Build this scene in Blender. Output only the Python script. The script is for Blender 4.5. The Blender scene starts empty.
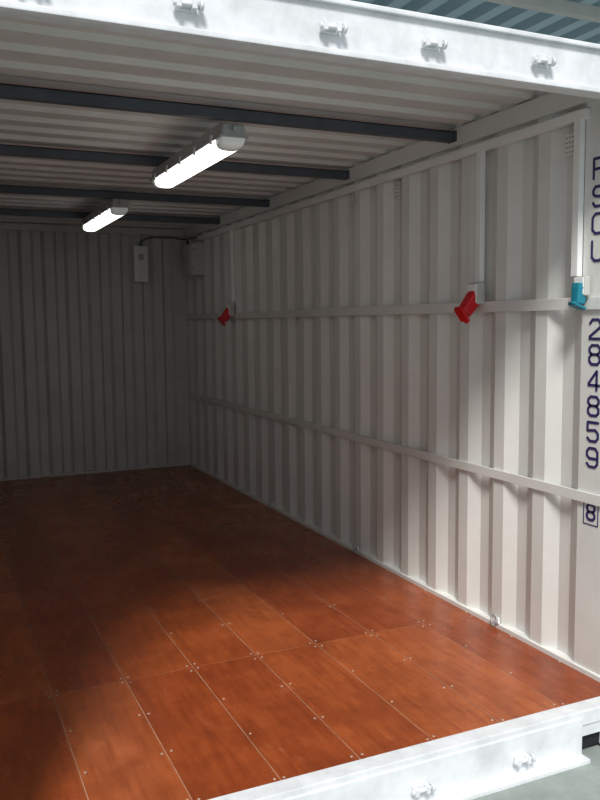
import bpy, bmesh, math, random
from mathutils import Vector, Matrix
random.seed(4)
S=bpy.context.scene
S.view_settings.view_transform='Standard'
S.view_settings.look='None'
S.view_settings.exposure=0.0
S.view_settings.gamma=0.93

# ------------------------------------------------ dimensions (metres)
XL,XR=0.095,2.487      # side walls (inner faces)
YF,YB=2.24,8.19       # floor front / back wall
ZC=2.47               # roof (lowest ridges)
def T(y): return 1.023*y-0.051

# ------------------------------------------------ materials
def mat(name,col,rough=0.5,var=0.06,scale=6.0,metal=0.0,bump=0.0,col2=None,spec=0.5,stretch=(1,1,1)):
    m=bpy.data.materials.new(name); m.use_nodes=True
    nt=m.node_tree; b=nt.nodes['Principled BSDF']
    b.inputs['Roughness'].default_value=rough
    b.inputs['Metallic'].default_value=metal
    b.inputs['Specular IOR Level'].default_value=spec
    tc=nt.nodes.new('ShaderNodeTexCoord'); mp=nt.nodes.new('ShaderNodeMapping')
    mp.inputs['Scale'].default_value=stretch
    nt.links.new(tc.outputs['Object'],mp.inputs['Vector'])
    n=nt.nodes.new('ShaderNodeTexNoise'); n.inputs['Scale'].default_value=scale
    n.inputs['Detail'].default_value=6; n.inputs['Roughness'].default_value=0.65
    nt.links.new(mp.outputs['Vector'],n.inputs['Vector'])
    r=nt.nodes.new('ShaderNodeValToRGB')
    if col2 is None: col2=tuple(max(0,c*(1-var*2.5)) for c in col)
    r.color_ramp.elements[0].position=0.3; r.color_ramp.elements[1].position=0.62
    r.color_ramp.elements[0].color=(*col2,1); r.color_ramp.elements[1].color=(*col,1)
    nt.links.new(n.outputs['Fac'],r.inputs['Fac'])
    nt.links.new(r.outputs['Color'],b.inputs['Base Color'])
    if bump:
        bp=nt.nodes.new('ShaderNodeBump'); bp.inputs['Strength'].default_value=bump; bp.inputs['Distance'].default_value=0.01
        nt.links.new(n.outputs['Fac'],bp.inputs['Height']); nt.links.new(bp.outputs['Normal'],b.inputs['Normal'])
    return m

M_white=mat('white_container_paint',(0.70,0.705,0.68),0.38,0.03,3.0,bump=0.05)
M_roof=mat('white_roof_paint',(0.68,0.69,0.68),0.5,0.05,3.0)
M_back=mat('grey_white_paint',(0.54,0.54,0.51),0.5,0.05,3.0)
M_head=mat('scuffed_white_paint',(0.70,0.72,0.74),0.4,0.08,9.0,bump=0.1)
M_trunk=mat('white_plastic',(0.80,0.81,0.80),0.35,0.02)
M_steel=mat('dark_grey_steel',(0.085,0.10,0.125),0.5,0.12)
M_box=mat('light_grey_plastic',(0.50,0.50,0.47),0.45,0.03)
M_red=mat('red_plastic',(0.62,0.010,0.018),0.3,0.05)
M_teal=mat('teal_plastic',(0.015,0.21,0.29),0.3,0.05)
M_ink=mat('navy_lettering',(0.035,0.03,0.13),0.5,0.05)
M_black=mat('black_void',(0.012,0.012,0.014),0.7,0.05)
M_fix=mat('fixture_grey',(0.42,0.44,0.45),0.4,0.03)
M_screw=mat('screw_zinc',(0.48,0.40,0.35),0.4,0.05,metal=0.2)
M_dust=mat('seam_dust',(0.42,0.27,0.19),0.8,0.2)
M_ground=mat('concrete',(0.30,0.34,0.32),0.8,0.12,5.0,bump=0.2)

def wood(name,c1,c2,c3,off):
    m=bpy.data.materials.new(name); m.use_nodes=True
    nt=m.node_tree; b=nt.nodes['Principled BSDF']
    tc=nt.nodes.new('ShaderNodeTexCoord')
    mp=nt.nodes.new('ShaderNodeMapping'); mp.inputs['Scale'].default_value=(14,1.2,1); mp.inputs['Location'].default_value=(off,off*2,0)
    nt.links.new(tc.outputs['Object'],mp.inputs['Vector'])
    n=nt.nodes.new('ShaderNodeTexNoise'); n.inputs['Scale'].default_value=2.6; n.inputs['Detail'].default_value=9; n.inputs['Roughness'].default_value=0.72
    nt.links.new(mp.outputs['Vector'],n.inputs['Vector'])
    r=nt.nodes.new('ShaderNodeValToRGB')
    e=r.color_ramp.elements
    e[0].position=0.30; e[0].color=(*c1,1); e[1].position=0.70; e[1].color=(*c3,1)
    x=e.new(0.5); x.color=(*c2,1)
    nt.links.new(n.outputs['Fac'],r.inputs['Fac'])
    n2=nt.nodes.new('ShaderNodeTexNoise'); n2.inputs['Scale'].default_value=2.6; n2.inputs['Detail'].default_value=8; n2.inputs['Roughness'].default_value=0.72
    nt.links.new(tc.outputs['Object'],n2.inputs['Vector'])
    r2=nt.nodes.new('ShaderNodeValToRGB'); r2.color_ramp.elements[0].position=0.36; r2.color_ramp.elements[1].position=0.64
    r2.color_ramp.elements[0].color=(0.64,0.57,0.55,1); r2.color_ramp.elements[1].color=(1,1,1,1)
    nt.links.new(n2.outputs['Fac'],r2.inputs['Fac'])
    mx=nt.nodes.new('ShaderNodeMix'); mx.data_type='RGBA'; mx.blend_type='MULTIPLY'; mx.inputs[0].default_value=1
    nt.links.new(r.outputs['Color'],mx.inputs[6]); nt.links.new(r2.outputs['Color'],mx.inputs[7])
    cur=mx.outputs[2]
    for sc_,rot,th,lim in ((1.9,0.5,0.0025,0.54),(3.1,-0.9,0.003,0.57)):
        v=nt.nodes.new('ShaderNodeTexVoronoi'); v.feature='DISTANCE_TO_EDGE'; v.inputs['Scale'].default_value=sc_
        mpv=nt.nodes.new('ShaderNodeMapping'); mpv.inputs['Scale'].default_value=(1.6,0.5,1); mpv.inputs['Rotation'].default_value=(0,0,rot)
        nt.links.new(tc.outputs['Object'],mpv.inputs['Vector']); nt.links.new(mpv.outputs['Vector'],v.inputs['Vector'])
        lt=nt.nodes.new('ShaderNodeMath'); lt.operation='LESS_THAN'; lt.inputs[1].default_value=th
        nt.links.new(v.outputs['Distance'],lt.inputs[0])
        gt=nt.nodes.new('ShaderNodeMath'); gt.operation='GREATER_THAN'; gt.inputs[1].default_value=lim
        nt.links.new(n2.outputs['Fac'],gt.inputs[0])
        mu=nt.nodes.new('ShaderNodeMath'); mu.operation='MULTIPLY'
        nt.links.new(lt.outputs[0],mu.inputs[0]); nt.links.new(gt.outputs[0],mu.inputs[1])
        mu2=nt.nodes.new('ShaderNodeMath'); mu2.operation='MULTIPLY'; mu2.inputs[1].default_value=0.2
        nt.links.new(mu.outputs[0],mu2.inputs[0])
        mx2=nt.nodes.new('ShaderNodeMix'); mx2.data_type='RGBA'
        nt.links.new(mu2.outputs[0],mx2.inputs[0]); nt.links.new(cur,mx2.inputs[6]); mx2.inputs[7].default_value=(0.5,0.33,0.25,1)
        cur=mx2.outputs[2]
    nt.links.new(cur,b.inputs['Base Color'])
    mr=nt.nodes.new('ShaderNodeMapRange'); mr.inputs['From Min'].default_value=0.35; mr.inputs['From Max'].default_value=0.65
    mr.inputs['To Min'].default_value=0.34; mr.inputs['To Max'].default_value=0.22
    nt.links.new(n2.outputs['Fac'],mr.inputs['Value']); nt.links.new(mr.outputs['Result'],b.inputs['Roughness'])
    b.inputs['Specular IOR Level'].default_value=0.5
    bp=nt.nodes.new('ShaderNodeBump'); bp.inputs['Strength'].default_value=0.05; bp.inputs['Distance'].default_value=0.003
    nt.links.new(n.outputs['Fac'],bp.inputs['Height']); nt.links.new(bp.outputs['Normal'],b.inputs['Normal'])
    return m
W=[wood('plywood_a',(0.23,0.050,0.015),(0.345,0.083,0.022),(0.42,0.113,0.031),0),
   wood('plywood_b',(0.21,0.043,0.013),(0.31,0.070,0.019),(0.38,0.095,0.027),5.3),
   wood('plywood_c',(0.27,0.066,0.019),(0.40,0.105,0.029),(0.47,0.138,0.040),9.1)]

# ------------------------------------------------ mesh helpers
class MB:
    def __init__(s): s.bm=bmesh.new(); s.mats=[]
    def mi(s,m):
        if m not in s.mats: s.mats.append(m)
        return s.mats.index(m)
    def take(s,verts,m,smooth=False):
        fs=set()
        for v in verts:
            for f in v.link_faces: fs.add(f)
        for f in fs: f.material_index=s.mi(m); f.smooth=smooth
    def box(s,x0,x1,y0,y1,z0,z1,m,bev=0.0,M=None):
        r=bmesh.ops.create_cube(s.bm,size=1)
        TT=Matrix.Translation(((x0+x1)/2,(y0+y1)/2,(z0+z1)/2))@Matrix.Diagonal((abs(x1-x0),abs(y1-y0),abs(z1-z0),1))
        if M: TT=M@TT
        bmesh.ops.transform(s.bm,matrix=TT,verts=r['verts'])
        vs=r['verts']; s.take(vs,m)
        if bev>0:
            es=list({e for v in vs for e in v.link_edges})
            bb=bmesh.ops.bevel(s.bm,geom=es,offset=bev,segments=2,affect='EDGES',profile=0.7)
            for f in bb['faces']: f.material_index=s.mi(m)
    def cyl(s,p0,p1,r0,m,r1=None,seg=16,smooth=True,caps=True):
        p0=Vector(p0);p1=Vector(p1); d=p1-p0; r1=r0 if r1 is None else r1
        q=d.to_track_quat('Z','Y').to_matrix().to_4x4()
        TT=Matrix.Translation((p0+p1)/2)@q
        r=bmesh.ops.create_cone(s.bm,cap_ends=caps,segments=seg,radius1=r0,radius2=r1,depth=d.length)
        bmesh.ops.transform(s.bm,matrix=TT,verts=r['verts'])
        s.take(r['verts'],m)
        for v in r['verts']:
            for f in v.link_faces:
                if len(f.verts)==4 and smooth: f.smooth=True
    def tube(s,pts,r,m,seg=8):
        for a,b in zip(pts[:-1],pts[1:]): s.cyl(a,b,r,m,seg=seg)
        for p in pts[1:-1]:
            q=bmesh.ops.create_icosphere(s.bm,subdivisions=1,radius=r)
            bmesh.ops.translate(s.bm,vec=Vector(p),verts=q['verts']); s.take(q['verts'],m,True)
    def sections(s,secs,m,cap=True,smooth=False):
        rings=[[s.bm.verts.new(p) for p in sec] for sec in secs]
        n=len(rings[0]); fi=s.mi(m)
        for a,b in zip(rings[:-1],rings[1:]):
            for i in range(n):
                f=s.bm.faces.new((a[i],a[(i+1)%n],b[(i+1)%n],b[i])); f.material_index=fi; f.smooth=smooth
        if cap:
            for r in (rings[0],rings[-1]):
                f=s.bm.faces.new(r); f.material_index=fi
    def obj(s,name,parent=None):
        bmesh.ops.recalc_face_normals(s.bm,faces=s.bm.faces)
        me=bpy.data.meshes.new(name); s.bm.to_mesh(me); s.bm.free()
        for m in s.mats: me.materials.append(m)
        o=bpy.data.objects.new(name,me); S.collection.objects.link(o)
        if parent: o.parent=parent
        return o
def empty(name):
    o=bpy.data.objects.new(name,None); S.collection.objects.link(o); return o

def corr_profile(t0,t1,pitch,fi,sl,depth,flat0=0.0,flat1=0.0):
    pts=[(t0,0)]; t=t0+flat0
    if flat0: pts.append((t,0))
    fo=pitch-fi-2*sl
    end=t1-flat1
    while True:
        seq=[(t+sl,depth),(t+sl+fo,depth),(t+2*sl+fo,0),(t+pitch,0)]
        if seq[-1][0]>end: break
        pts+=seq; t+=pitch
    pts.append((t1,0))
    return pts
def sheet(name,prof,fn,m,parent=None,th=0.002):
    bm=bmesh.new()
    A=[bm.verts.new(fn(t,d,0)) for t,d in prof]; B=[bm.verts.new(fn(t,d,1)) for t,d in prof]
    for i in range(len(A)-1): bm.faces.new((A[i],A[i+1],B[i+1],B[i]))
    me=bpy.data.meshes.new(name); bm.to_mesh(me); bm.free(); me.materials.append(m)
    o=bpy.data.objects.new(name,me); S.collection.objects.link(o)
    md=o.modifiers.new('thickness','SOLIDIFY'); md.thickness=th; md.offset=0
    bv=o.modifiers.new('bend','BEVEL'); bv.width=0.010; bv.segments=3; bv.limit_method='ANGLE'; bv.angle_limit=math.radians(20)
    if parent: o.parent=parent
    return o

# ------------------------------------------------ container shell
prof=corr_profile(2.20,YB,0.284,0.076,0.070,0.031,flat0=0.30)
sheet('wall_right',prof,lambda t,d,k:(XR+0.002+d,t,(-0.12 if k==0 else 2.50)),M_white)
sheet('wall_left',prof,lambda t,d,k:(XL-0.002-d,t,(-0.12 if k==0 else 2.50)),M_white)
prof=corr_profile(XL-0.03,XR+0.03,0.215,0.085,0.03,0.04,flat0=0.02)
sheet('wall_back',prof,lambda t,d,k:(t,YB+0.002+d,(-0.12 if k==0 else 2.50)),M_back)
prof=corr_profile(2.27,YB+0.05,0.209,0.090,0.016,0.022,flat0=0.03)
sheet('ceiling',prof,lambda t,d,k:((XL-0.04 if k==0 else XR+0.04),t,ZC+0.012+d),M_roof)

f=MB()
xs=[XL+i*(XR-XL)/8 for i in range(9)]
ys=[YF,3.225,5.66,YB]
g=0.0017
for j in range(3):
    for i in range(8):
        f.box(xs[i]+g,xs[i+1]-g,ys[j]+g,ys[j+1]-g,-0.028,0.0,W[(i*2+j*5+ (i//3))%3],0.0)
f.box(XL,XR,YF,YB,-0.06,-0.001,M_dust)
f.obj('floor')
sc=MB()
for j in range(3):
    n=3 if j==0 else 6
    for k in range(n+1):
        y=ys[j]+0.025+(ys[j+1]-ys[j]-0.05)*k/n
        for i in range(9):
            for s in (-0.018,0.018) if 0<i<8 else ((0.018,) if i==0 else (-0.018,)):
                if i%2==1 and k not in (0,n) and s<0: continue
                x=xs[i]+s+random.uniform(-.004,.004); yy=y+random.uniform(-.01,.01)
                sc.cyl((x,yy,-0.002),(x,yy,0.001),0.0058,M_screw,r1=0.0048,seg=8)
sc.obj('floor_screws')

# sill
s=MB()
s.box(XL,XR,2.17,YF,-0.055,0.004,M_head,0.004)
s.box(XL,2.22,2.165,2.20,-0.165,-0.02,M_head,0.004)
s.box(2.34,XR,2.165,2.20,-0.165,-0.02,M_head,0.004)
s.box(2.22,2.34,2.175,2.20,-0.10,-0.02,M_head,0.0)
s.box(XL,XR,2.20,2.235,-0.165,-0.05,M_black)
s.box(XL,2.22,2.12,2.20,-0.18,-0.163,M_head,0.003)
s.obj('door_sill')
# header
h=MB()
h.box(XL,XR,2.17,2.27,2.325,2.462,M_head,0.006)
h.box(XL,XR,2.155,2.185,2.310,2.328,M_head,0.004)
h.box(XL,XR,2.155,2.27,2.460,2.476,M_head,0.004)
h.box(XL,XR,2.27,2.30,2.40,2.484,M_roof)
h.obj('door_header_beam')
for x0,x1 in ((XL-0.165,XL-0.005),(XR+0.008,XR+0.168)):
    p=MB(); p.box(x0,x1,2.10,2.195,-0.05,2.40,M_head,0.008)
    for z0,z1 in ((-0.17,-0.05),(2.40,2.52)):
        p.box(x0,x1,2.06,2.195,z0,z1,M_head,0.01)
        xc=(x0+x1)/2
        p.cyl((xc,2.058,(z0+z1)/2),(xc,2.075,(z0+z1)/2),0.035,M_black)
    p.obj('corner_post')
t=MB(); t.box(XR-0.012,XR+0.05,2.28,YB,2.385,2.475,M_white,0.004); t.obj('trim_1')
t=MB(); t.box(XL-0.05,XL+0.012,2.28,YB,2.385,2.475,M_white,0.004); t.obj('trim_2')
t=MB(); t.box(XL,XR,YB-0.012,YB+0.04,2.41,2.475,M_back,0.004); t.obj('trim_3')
t=MB(); t.box(XR-0.010,XR+0.045,YF,YB,-0.13,0.022,M_white,0.004); t.obj('baseboard_right')
t=MB(); t.box(XL-0.045,XL+0.003,YF+0.01,YB,-0.13,0.022,M_white,0.004); t.obj('baseboard_left')
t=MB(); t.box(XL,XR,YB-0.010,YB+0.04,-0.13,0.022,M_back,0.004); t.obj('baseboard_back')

for zc,hh in ((1.572,0.052),(0.762,0.046)):
    for sx,x in ((-1,XR),(1,XL)):
        r=MB()
        r.box(min(x,x+sx*0.010),max(x,x+sx*0.010),2.21,YB-0.01,zc-hh/2,zc+hh/2,M_white,0.003)
        r.obj('lashing_rail')

for y in (3.412,4.56,5.88,7.06):
    b=MB()
    b.box(XL+0.012,XR-0.012,y-0.02,y+0.02,2.408,2.413,M_steel,0)
    b.box(XL+0.012,XR-0.012,y-0.02,y-0.015,2.413,2.458,M_steel,0)
    b.box(XL+0.012,XR-0.012,y+0.015,y+0.02,2.413,2.458,M_steel,0)
    b.box(XL+0.012,XR-0.012,y-0.02,y+0.02,2.453,2.458,M_steel,0)
    for x in (XL+0.012,XR-0.02):
        b.box(x,x+0.008,y-0.035,y+0.035,2.408,2.462,M_steel,0.002)
    b.obj('ceiling_crossbar')

# ------------------------------------------------ fluorescent lights
M_diff=bpy.data.materials.new('lit_diffuser'); M_diff.use_nodes=True
b=M_diff.node_tree.nodes['Principled BSDF']; b.inputs['Base Color'].default_value=(0.9,0.9,0.88,1)
b.inputs['Roughness'].default_value=0.3
b.inputs['Emission Color'].default_value=(1,1,0.95,1); b.inputs['Emission Strength'].default_value=3.0
M_endd=bpy.data.materials.new('diffuser_end'); M_endd.use_nodes=True
b=M_endd.node_tree.nodes['Principled BSDF']; b.inputs['Base Color'].default_value=(0.72,0.74,0.73,1)
b.inputs['Roughness'].default_value=0.2; b.inputs['Emission Color'].default_value=(0.9,1,0.95,1); b.inputs['Emission Strength'].default_value=0.12
def fixture(xc,y0,y1,zt):
    m=MB()
    def prof(y,w,dz0,dz1,kind):
        if kind=='tray': P=[(-1,0),(-0.85,1),(0.85,1),(1,0)]; return [(xc+w*a,y,zt-dz1+(dz1-dz0)*c) for a,c in P]
        n=12; return [(xc+w*math.copysign(abs(math.cos(math.pi*k/n))**0.7,math.cos(math.pi*k/n)),y,zt-dz0-(dz1-dz0)*math.sin(math.pi*k/n)**0.6) for k in range(n+1)]
    # grey tray/housing
    m.sections([prof(y0,0.058,0.008,0.058,'tray'),prof(y0+0.02,0.064,0.0,0.058,'tray'),prof(y1-0.02,0.064,0.0,0.058,'tray'),prof(y1,0.058,0.008,0.058,'tray')],M_fix)
    # gasket lip
    m.box(xc-0.069,xc+0.069,y0-0.004,y1+0.004,zt-0.066,zt-0.056,M_fix,0.003)
    E=0.08
    m.sections([prof(y0+0.002,0.055,0.064,0.088,'d'),prof(y0+0.03,0.060,0.064,0.106,'d'),prof(y0+E,0.061,0.064,0.112,'d')],M_endd,smooth=True)
    m.sections([prof(y0+E,0.061,0.064,0.112,'d'),prof(y1-E,0.061,0.064,0.112,'d')],M_diff,smooth=True)
    m.sections([prof(y1-0.002,0.055,0.064,0.088,'d'),prof(y1-0.03,0.060,0.064,0.106,'d'),prof(y1-E,0.061,0.064,0.112,'d')],M_endd,smooth=True)
    L=y1-y0
    for k in range(5):
        y=y0+0.12+(L-0.24)*k/4
        for sx in (-1,1):
            m.box(xc+sx*0.069-0.004,xc+sx*0.069+0.004,y-0.014,y+0.014,zt-0.078,zt-0.038,M_trunk,0.001)
    m.cyl((xc,y0+0.0,zt-0.03),(xc,y0-0.025,zt-0.03),0.013,M_fix)
    m.obj('fluorescent_light')
fixture(1.305,3.44,4.70,2.4075)
fixture(1.31,5.84,7.12,2.4075)

# ------------------------------------------------ cable trunking
c=MB()
x0=XR-0.032
c.box(x0,XR-0.0,2.475,7.68,2.316,2.356,M_trunk,0.003)
for y,zb in ((T(2.515),1.685),(T(3.155),1.694),(T(6.62),1.690)):
    c.box(x0+0.004,XR,y-0.019,y+0.019,zb,2.317,M_trunk,0.003)
yy=T(4.42)
c.tube([(XR-0.01,yy,2.318),(XR-0.015,yy,2.25),(XR-0.03,yy+.01,2.23)],0.005,M_box)
c.obj('cable_trunking')

# ------------------------------------------------ sockets: angled rectangular body, hinged flap lid
def socket(y,z,mcol,s,d,zb):
    e=empty('power_socket')
    m=MB()
    m.box(XR-0.06*s,XR-0.012,y-0.042*s,y+0.042*s,zb-0.05*s,zb+0.06*s,M_box,0.006)
    m.box(XR-0.066*s,XR-0.058*s,y-0.036*s,y+0.036*s,zb-0.042*s,zb+0.052*s,M_trunk,0.003)
    m.obj('back_box',e)
    a=Vector((XR-0.055*s,y,z)); d=Vector(d).normalized()
    yv=Vector((0,1,0)); u=d.cross(yv).normalized()
    if u.z<0: u=-u
    def fr(o): return Matrix(((yv.x,u.x,d.x,o.x),(yv.y,u.y,d.y,o.y),(yv.z,u.z,d.z,o.z),(0,0,0,1)))
    m=MB()
    def ring(t,w,hh,n=24,dy=0.0,p=0.45):
        M=fr(a+d*t*s)
        return [M@Vector((w*s*math.copysign(abs(math.cos(q))**p,math.cos(q)),dy*s+hh*s*math.copysign(abs(math.sin(q))**p,math.sin(q)),0)) for q in [2*math.pi*(k+.5)/n for k in range(n)]]
    m.sections([ring(-0.025,0.034,0.036),ring(0.0,0.036,0.037),ring(0.085,0.031,0.032),ring(0.09,0.029,0.030)],mcol)
    m.obj('housing',e)
    m=MB()
    M=fr(a+d*0.094*s)@Matrix.Translation((0,0.034*s,0))@Matrix.Rotation(math.radians(-14),4,'X')@Matrix.Translation((0,-0.034*s,0))
    m.box(-0.034*s,0.034*s,-0.038*s,0.040*s,-0.004*s,0.010*s,mcol,0.004*s,M=M)
    m.box(-0.012*s,0.012*s,-0.050*s,-0.036*s,-0.002*s,0.008*s,mcol,0.002,M=M)
    M2=fr(a+d*0.094*s)
    m.cyl(M2@Vector((-0.026*s,0.040*s,-0.004*s)),M2@Vector((0.026*s,0.040*s,-0.004*s)),0.008*s,mcol)
    m.obj('lid',e)
socket(T(3.155),1.610,M_red,0.95,(-0.62,0,-0.78),1.633)
socket(T(6.62),1.60,M_red,1.0,(-0.62,0,-0.78),1.62)
socket(T(2.468),1.635,M_teal,0.72,(-0.12,0,-0.99),1.64)

# ------------------------------------------------ boxes
d=MB()
ya,yb=T(7.42),T(7.72)
d.box(XR-0.13,XR-0.0,ya,yb,1.97,2.28,M_box,0.008)
d.box(XR-0.138,XR-0.128,ya+.03,yb-.03,2.0,2.25,M_box,0.004)
d.box(XR-0.142,XR-0.136,ya+.07,yb-.07,2.11,2.19,M_fix,0.002)
for z in (2.04,2.22):
    d.cyl((XR-0.134,ya-.01,z),(XR-0.10,ya-.01,z),0.008,M_fix)
d.tube([(XR-0.09,yb-.05,2.275),(XR-0.09,yb-.05,2.33)],0.012,M_black)
d.obj('distribution_box')
d=MB()
d.box(1.93,2.07,YB-0.085,YB+0.0,1.93,2.29,M_trunk,0.006)
d.box(1.94,2.06,YB-0.092,YB-0.083,1.95,2.27,M_trunk,0.003)
d.box(1.975,2.025,YB-0.098,YB-0.09,2.15,2.21,M_fix,0.002)
d.obj('switch_box')
cu=MB()
pts=[(2.01,YB-0.05,2.29),(2.01,YB-0.05,2.33),(2.06,YB-0.05,2.365),(2.15,YB-0.05,2.385),(2.31,YB-0.06,2.385),(XR-0.03,YB-0.08,2.37),(XR-0.03,7.70,2.35)]
cu.tube(pts,0.008,M_steel)
cu.obj('power_cable')

# ------------------------------------------------ lugs
def lug(x,y,z,s=0.8):
    m=MB()
    m.box(x-0.035*s,x+0.035*s,y-0.006,y+0.004,z-0.018*s,z+0.018*s,M_head,0.002)
    m.cyl((x-0.048*s,y-0.018,z),(x+0.048*s,y-0.018,z),0.010*s,M_head)
    for sx in (-0.028*s,0.028*s):
        m.box(x+sx-0.009*s,x+sx+0.009*s,y-0.030,y+0.0,z-0.016*s,z+0.016*s,M_head,0.002)
    m.cyl((x+0.048*s,y-0.018,z),(x+0.060*s,y-0.018,z),0.018*s,M_head)
    m.obj('tie_down_lug')
for x in (0.27,0.695,1.145,1.505,1.95,2.34): lug(x,2.166,2.386)
for x in (0.25,0.69,1.08,1.475,1.915): lug(x,2.161,-0.106)

for y in (3.02,4.45,5.9,7.3):
    m=MB()
    m.box(XR-0.016,XR-0.006,y-0.025,y+0.025,0.026,0.056,M_trunk,0.003)
    pts=[(XR-0.022+0.004*math.sin(a),y+0.022*math.cos(a),0.045+0.022*math.sin(a)) for a in [k*math.pi/8 for k in range(17)]]
    m.tube(pts,0.004,M_fix,seg=6)
    m.obj('lashing_ring')

for y,z in ((T(2.58),2.235),(T(3.93),2.25)):
    m=MB()
    m.box(XR-0.002,XR+0.003,y-0.030,y+0.030,z-0.045,z+0.045,M_white,0.001)
    for i in range(3):
        for k in range(4):
            m.cyl((XR-0.0035,y-0.018+i*0.018,z-0.03+k*0.02),(XR-0.001,y-0.018+i*0.018,z-0.03+k*0.02),0.0035,M_steel,seg=8)
    m.obj('vent_plate')

# ------------------------------------------------ lettering
txt=empty('container_lettering')
ST={
'P':[[(0,0),(0,1),(.75,1),(1,.85),(1,.6),(.75,.47),(0,.47)]],
'S':[[(1,.82),(.8,1),(.2,1),(0,.82),(0,.65),(.2,.52),(.8,.48),(1,.35),(1,.18),(.8,0),(.2,0),(0,.18)]],
'C':[[(1,.8),(.75,1),(.25,1),(0,.8),(0,.2),(.25,0),(.75,0),(1,.2)]],
'U':[[(0,1),(0,.2),(.25,0),(.75,0),(1,.2),(1,1)]],
'2':[[(0,.8),(.22,1),(.78,1),(1,.82),(1,.62),(0,.12),(0,0),(1,0)]],
'8':[[(.22,.52),(0,.68),(0,.84),(.22,1),(.78,1),(1,.84),(1,.68),(.78,.52),(.22,.52),(0,.36),(0,.16),(.22,0),(.78,0),(1,.16),(1,.36),(.78,.52)]],
'4':[[(.75,0),(.75,1),(0,.35),(0,.25),(1,.25)]],
'5':[[(1,1),(0,1),(0,.55),(.75,.6),(1,.42),(1,.18),(.78,0),(.22,0),(0,.16)]],
'9':[[(0,.16),(.22,0),(.78,0),(1,.18),(1,.82),(.78,1),(.22,1),(0,.82),(0,.6),(.22,.45),(1,.45)]]}
def glyph(ch,yc,zc,w=0.058,hh=0.078,t=0.0115):
    m=MB(); X0=XR-0.0006
    for pl in ST[ch]:
        P=[Vector((yc+w/2-a*w, zc-hh/2+b_*hh)) for a,b_ in pl]
        for p,q in zip(P[:-1],P[1:]):
            dd=(q-p); L=dd.length; an=math.atan2(dd.y,dd.x); c=(p+q)/2
            M=Matrix.Translation((X0,c.x,c.y))@Matrix.Rotation(an,4,'X')
            m.box(-0.0005,0.0005,-L/2,L/2,-t/2,t/2,M_ink,0,M=M)
        for p in P: m.cyl((X0-0.0006,p.x,p.y),(X0+0.0005,p.x,p.y),t/2,M_ink,seg=12)
    m.obj('letter_'+ch,txt)
YC=2.422
for ch,z in zip('PSCU',(2.115,2.003,1.895,1.785)): glyph(ch,YC,z-0.002)
for ch,z in zip('284859',(1.468,1.363,1.257,1.151,1.044,0.936)): glyph(ch,YC,z-0.002)
glyph('8',YC,0.703,0.042,0.064)
m=MB()
for a,b_,c_,d_ in ((-0.042,0.042,0.051,0.055),(-0.042,0.042,-0.055,-0.051),(-0.042,-0.038,-0.055,0.055),(0.038,0.042,-0.055,0.055)):
    m.box(XR-0.0011,XR-0.0001,YC+a,YC+b_,0.703+c_,0.703+d_,M_ink)
m.obj('check_digit_frame',txt)

# ------------------------------------------------ outside
g=MB(); g.box(-7,10,-7,13,-0.30,-0.18,M_ground); g.obj('ground')
M_can=bpy.data.materials.new('fibreglass_sheet'); M_can.use_nodes=True
nt=M_can.node_tree; b=nt.nodes['Principled BSDF']; b.inputs['Base Color'].default_value=(0.42,0.49,0.52,1); b.inputs['Roughness'].default_value=0.45
tr=nt.nodes.new('ShaderNodeBsdfTranslucent'); tr.inputs['Color'].default_value=(0.40,0.50,0.53,1)
mx=nt.nodes.new('ShaderNodeMixShader'); mx.inputs[0].default_value=0.5
nt.links.new(b.outputs[0],mx.inputs[1]); nt.links.new(tr.outputs[0],mx.inputs[2]); nt.links.new(mx.outputs[0],nt.nodes['Material Output'].inputs[0])
can=empty('shed_roof')
prof=corr_profile(-1.2,6.5,0.17,0.07,0.03,0.045)
sheet('roof_sheet',prof,lambda t,d,k:(t,(2.55 if k==0 else 9.5),3.05+d),M_can,can)
m=MB()
for y in (2.62,3.10,4.6,6.3,8.0,9.3): m.box(-1.2,6.5,y-0.02,y+0.02,2.99,3.05,M_box,0.004)
for x in (-1.0,6.3):
    m.box(x-0.04,x+0.04,2.6,9.4,2.87,2.99,M_steel,0.004)
    for y in (2.75,6.1,9.3): m.box(x-0.05,x+0.05,y-0.05,y+0.05,-0.18,2.87,M_steel,0.006)
m.obj('frame',can)

# ------------------------------------------------ light
w=bpy.data.worlds.new('World'); S.world=w; w.use_nodes=True
bg=w.node_tree.nodes['Background']; bg.inputs[0].default_value=(0.88,0.93,0.99,1); bg.inputs[1].default_value=0.76
sl=bpy.data.lights.new('sun','SUN'); sl.energy=4.0; sl.angle=math.radians(14); sl.color=(1,0.98,0.94)
so=bpy.data.objects.new('sun',sl); S.collection.objects.link(so)
so.rotation_euler=Vector((0.53,1.0,-1.30)).to_track_quat('-Z','Y').to_euler(); so.location=(-1,-4,6)

# ------------------------------------------------ camera
cd=bpy.data.cameras.new('camera'); cd.lens=36.5; cd.sensor_width=36; cd.clip_start=0.02
co=bpy.data.objects.new('camera',cd); S.collection.objects.link(co)
R=Vector((0.9091,-0.4164,-0.0097)).normalized()
B=Vector((-0.4136,-0.9054,0.0953)); B=(B-R*B.dot(R)).normalized()
U=B.cross(R)
co.matrix_world=Matrix(((R.x,U.x,B.x,0),(R.y,U.y,B.y,-0.105),(R.z,U.z,B.z,1.506),(0,0,0,1)))
S.camera=co
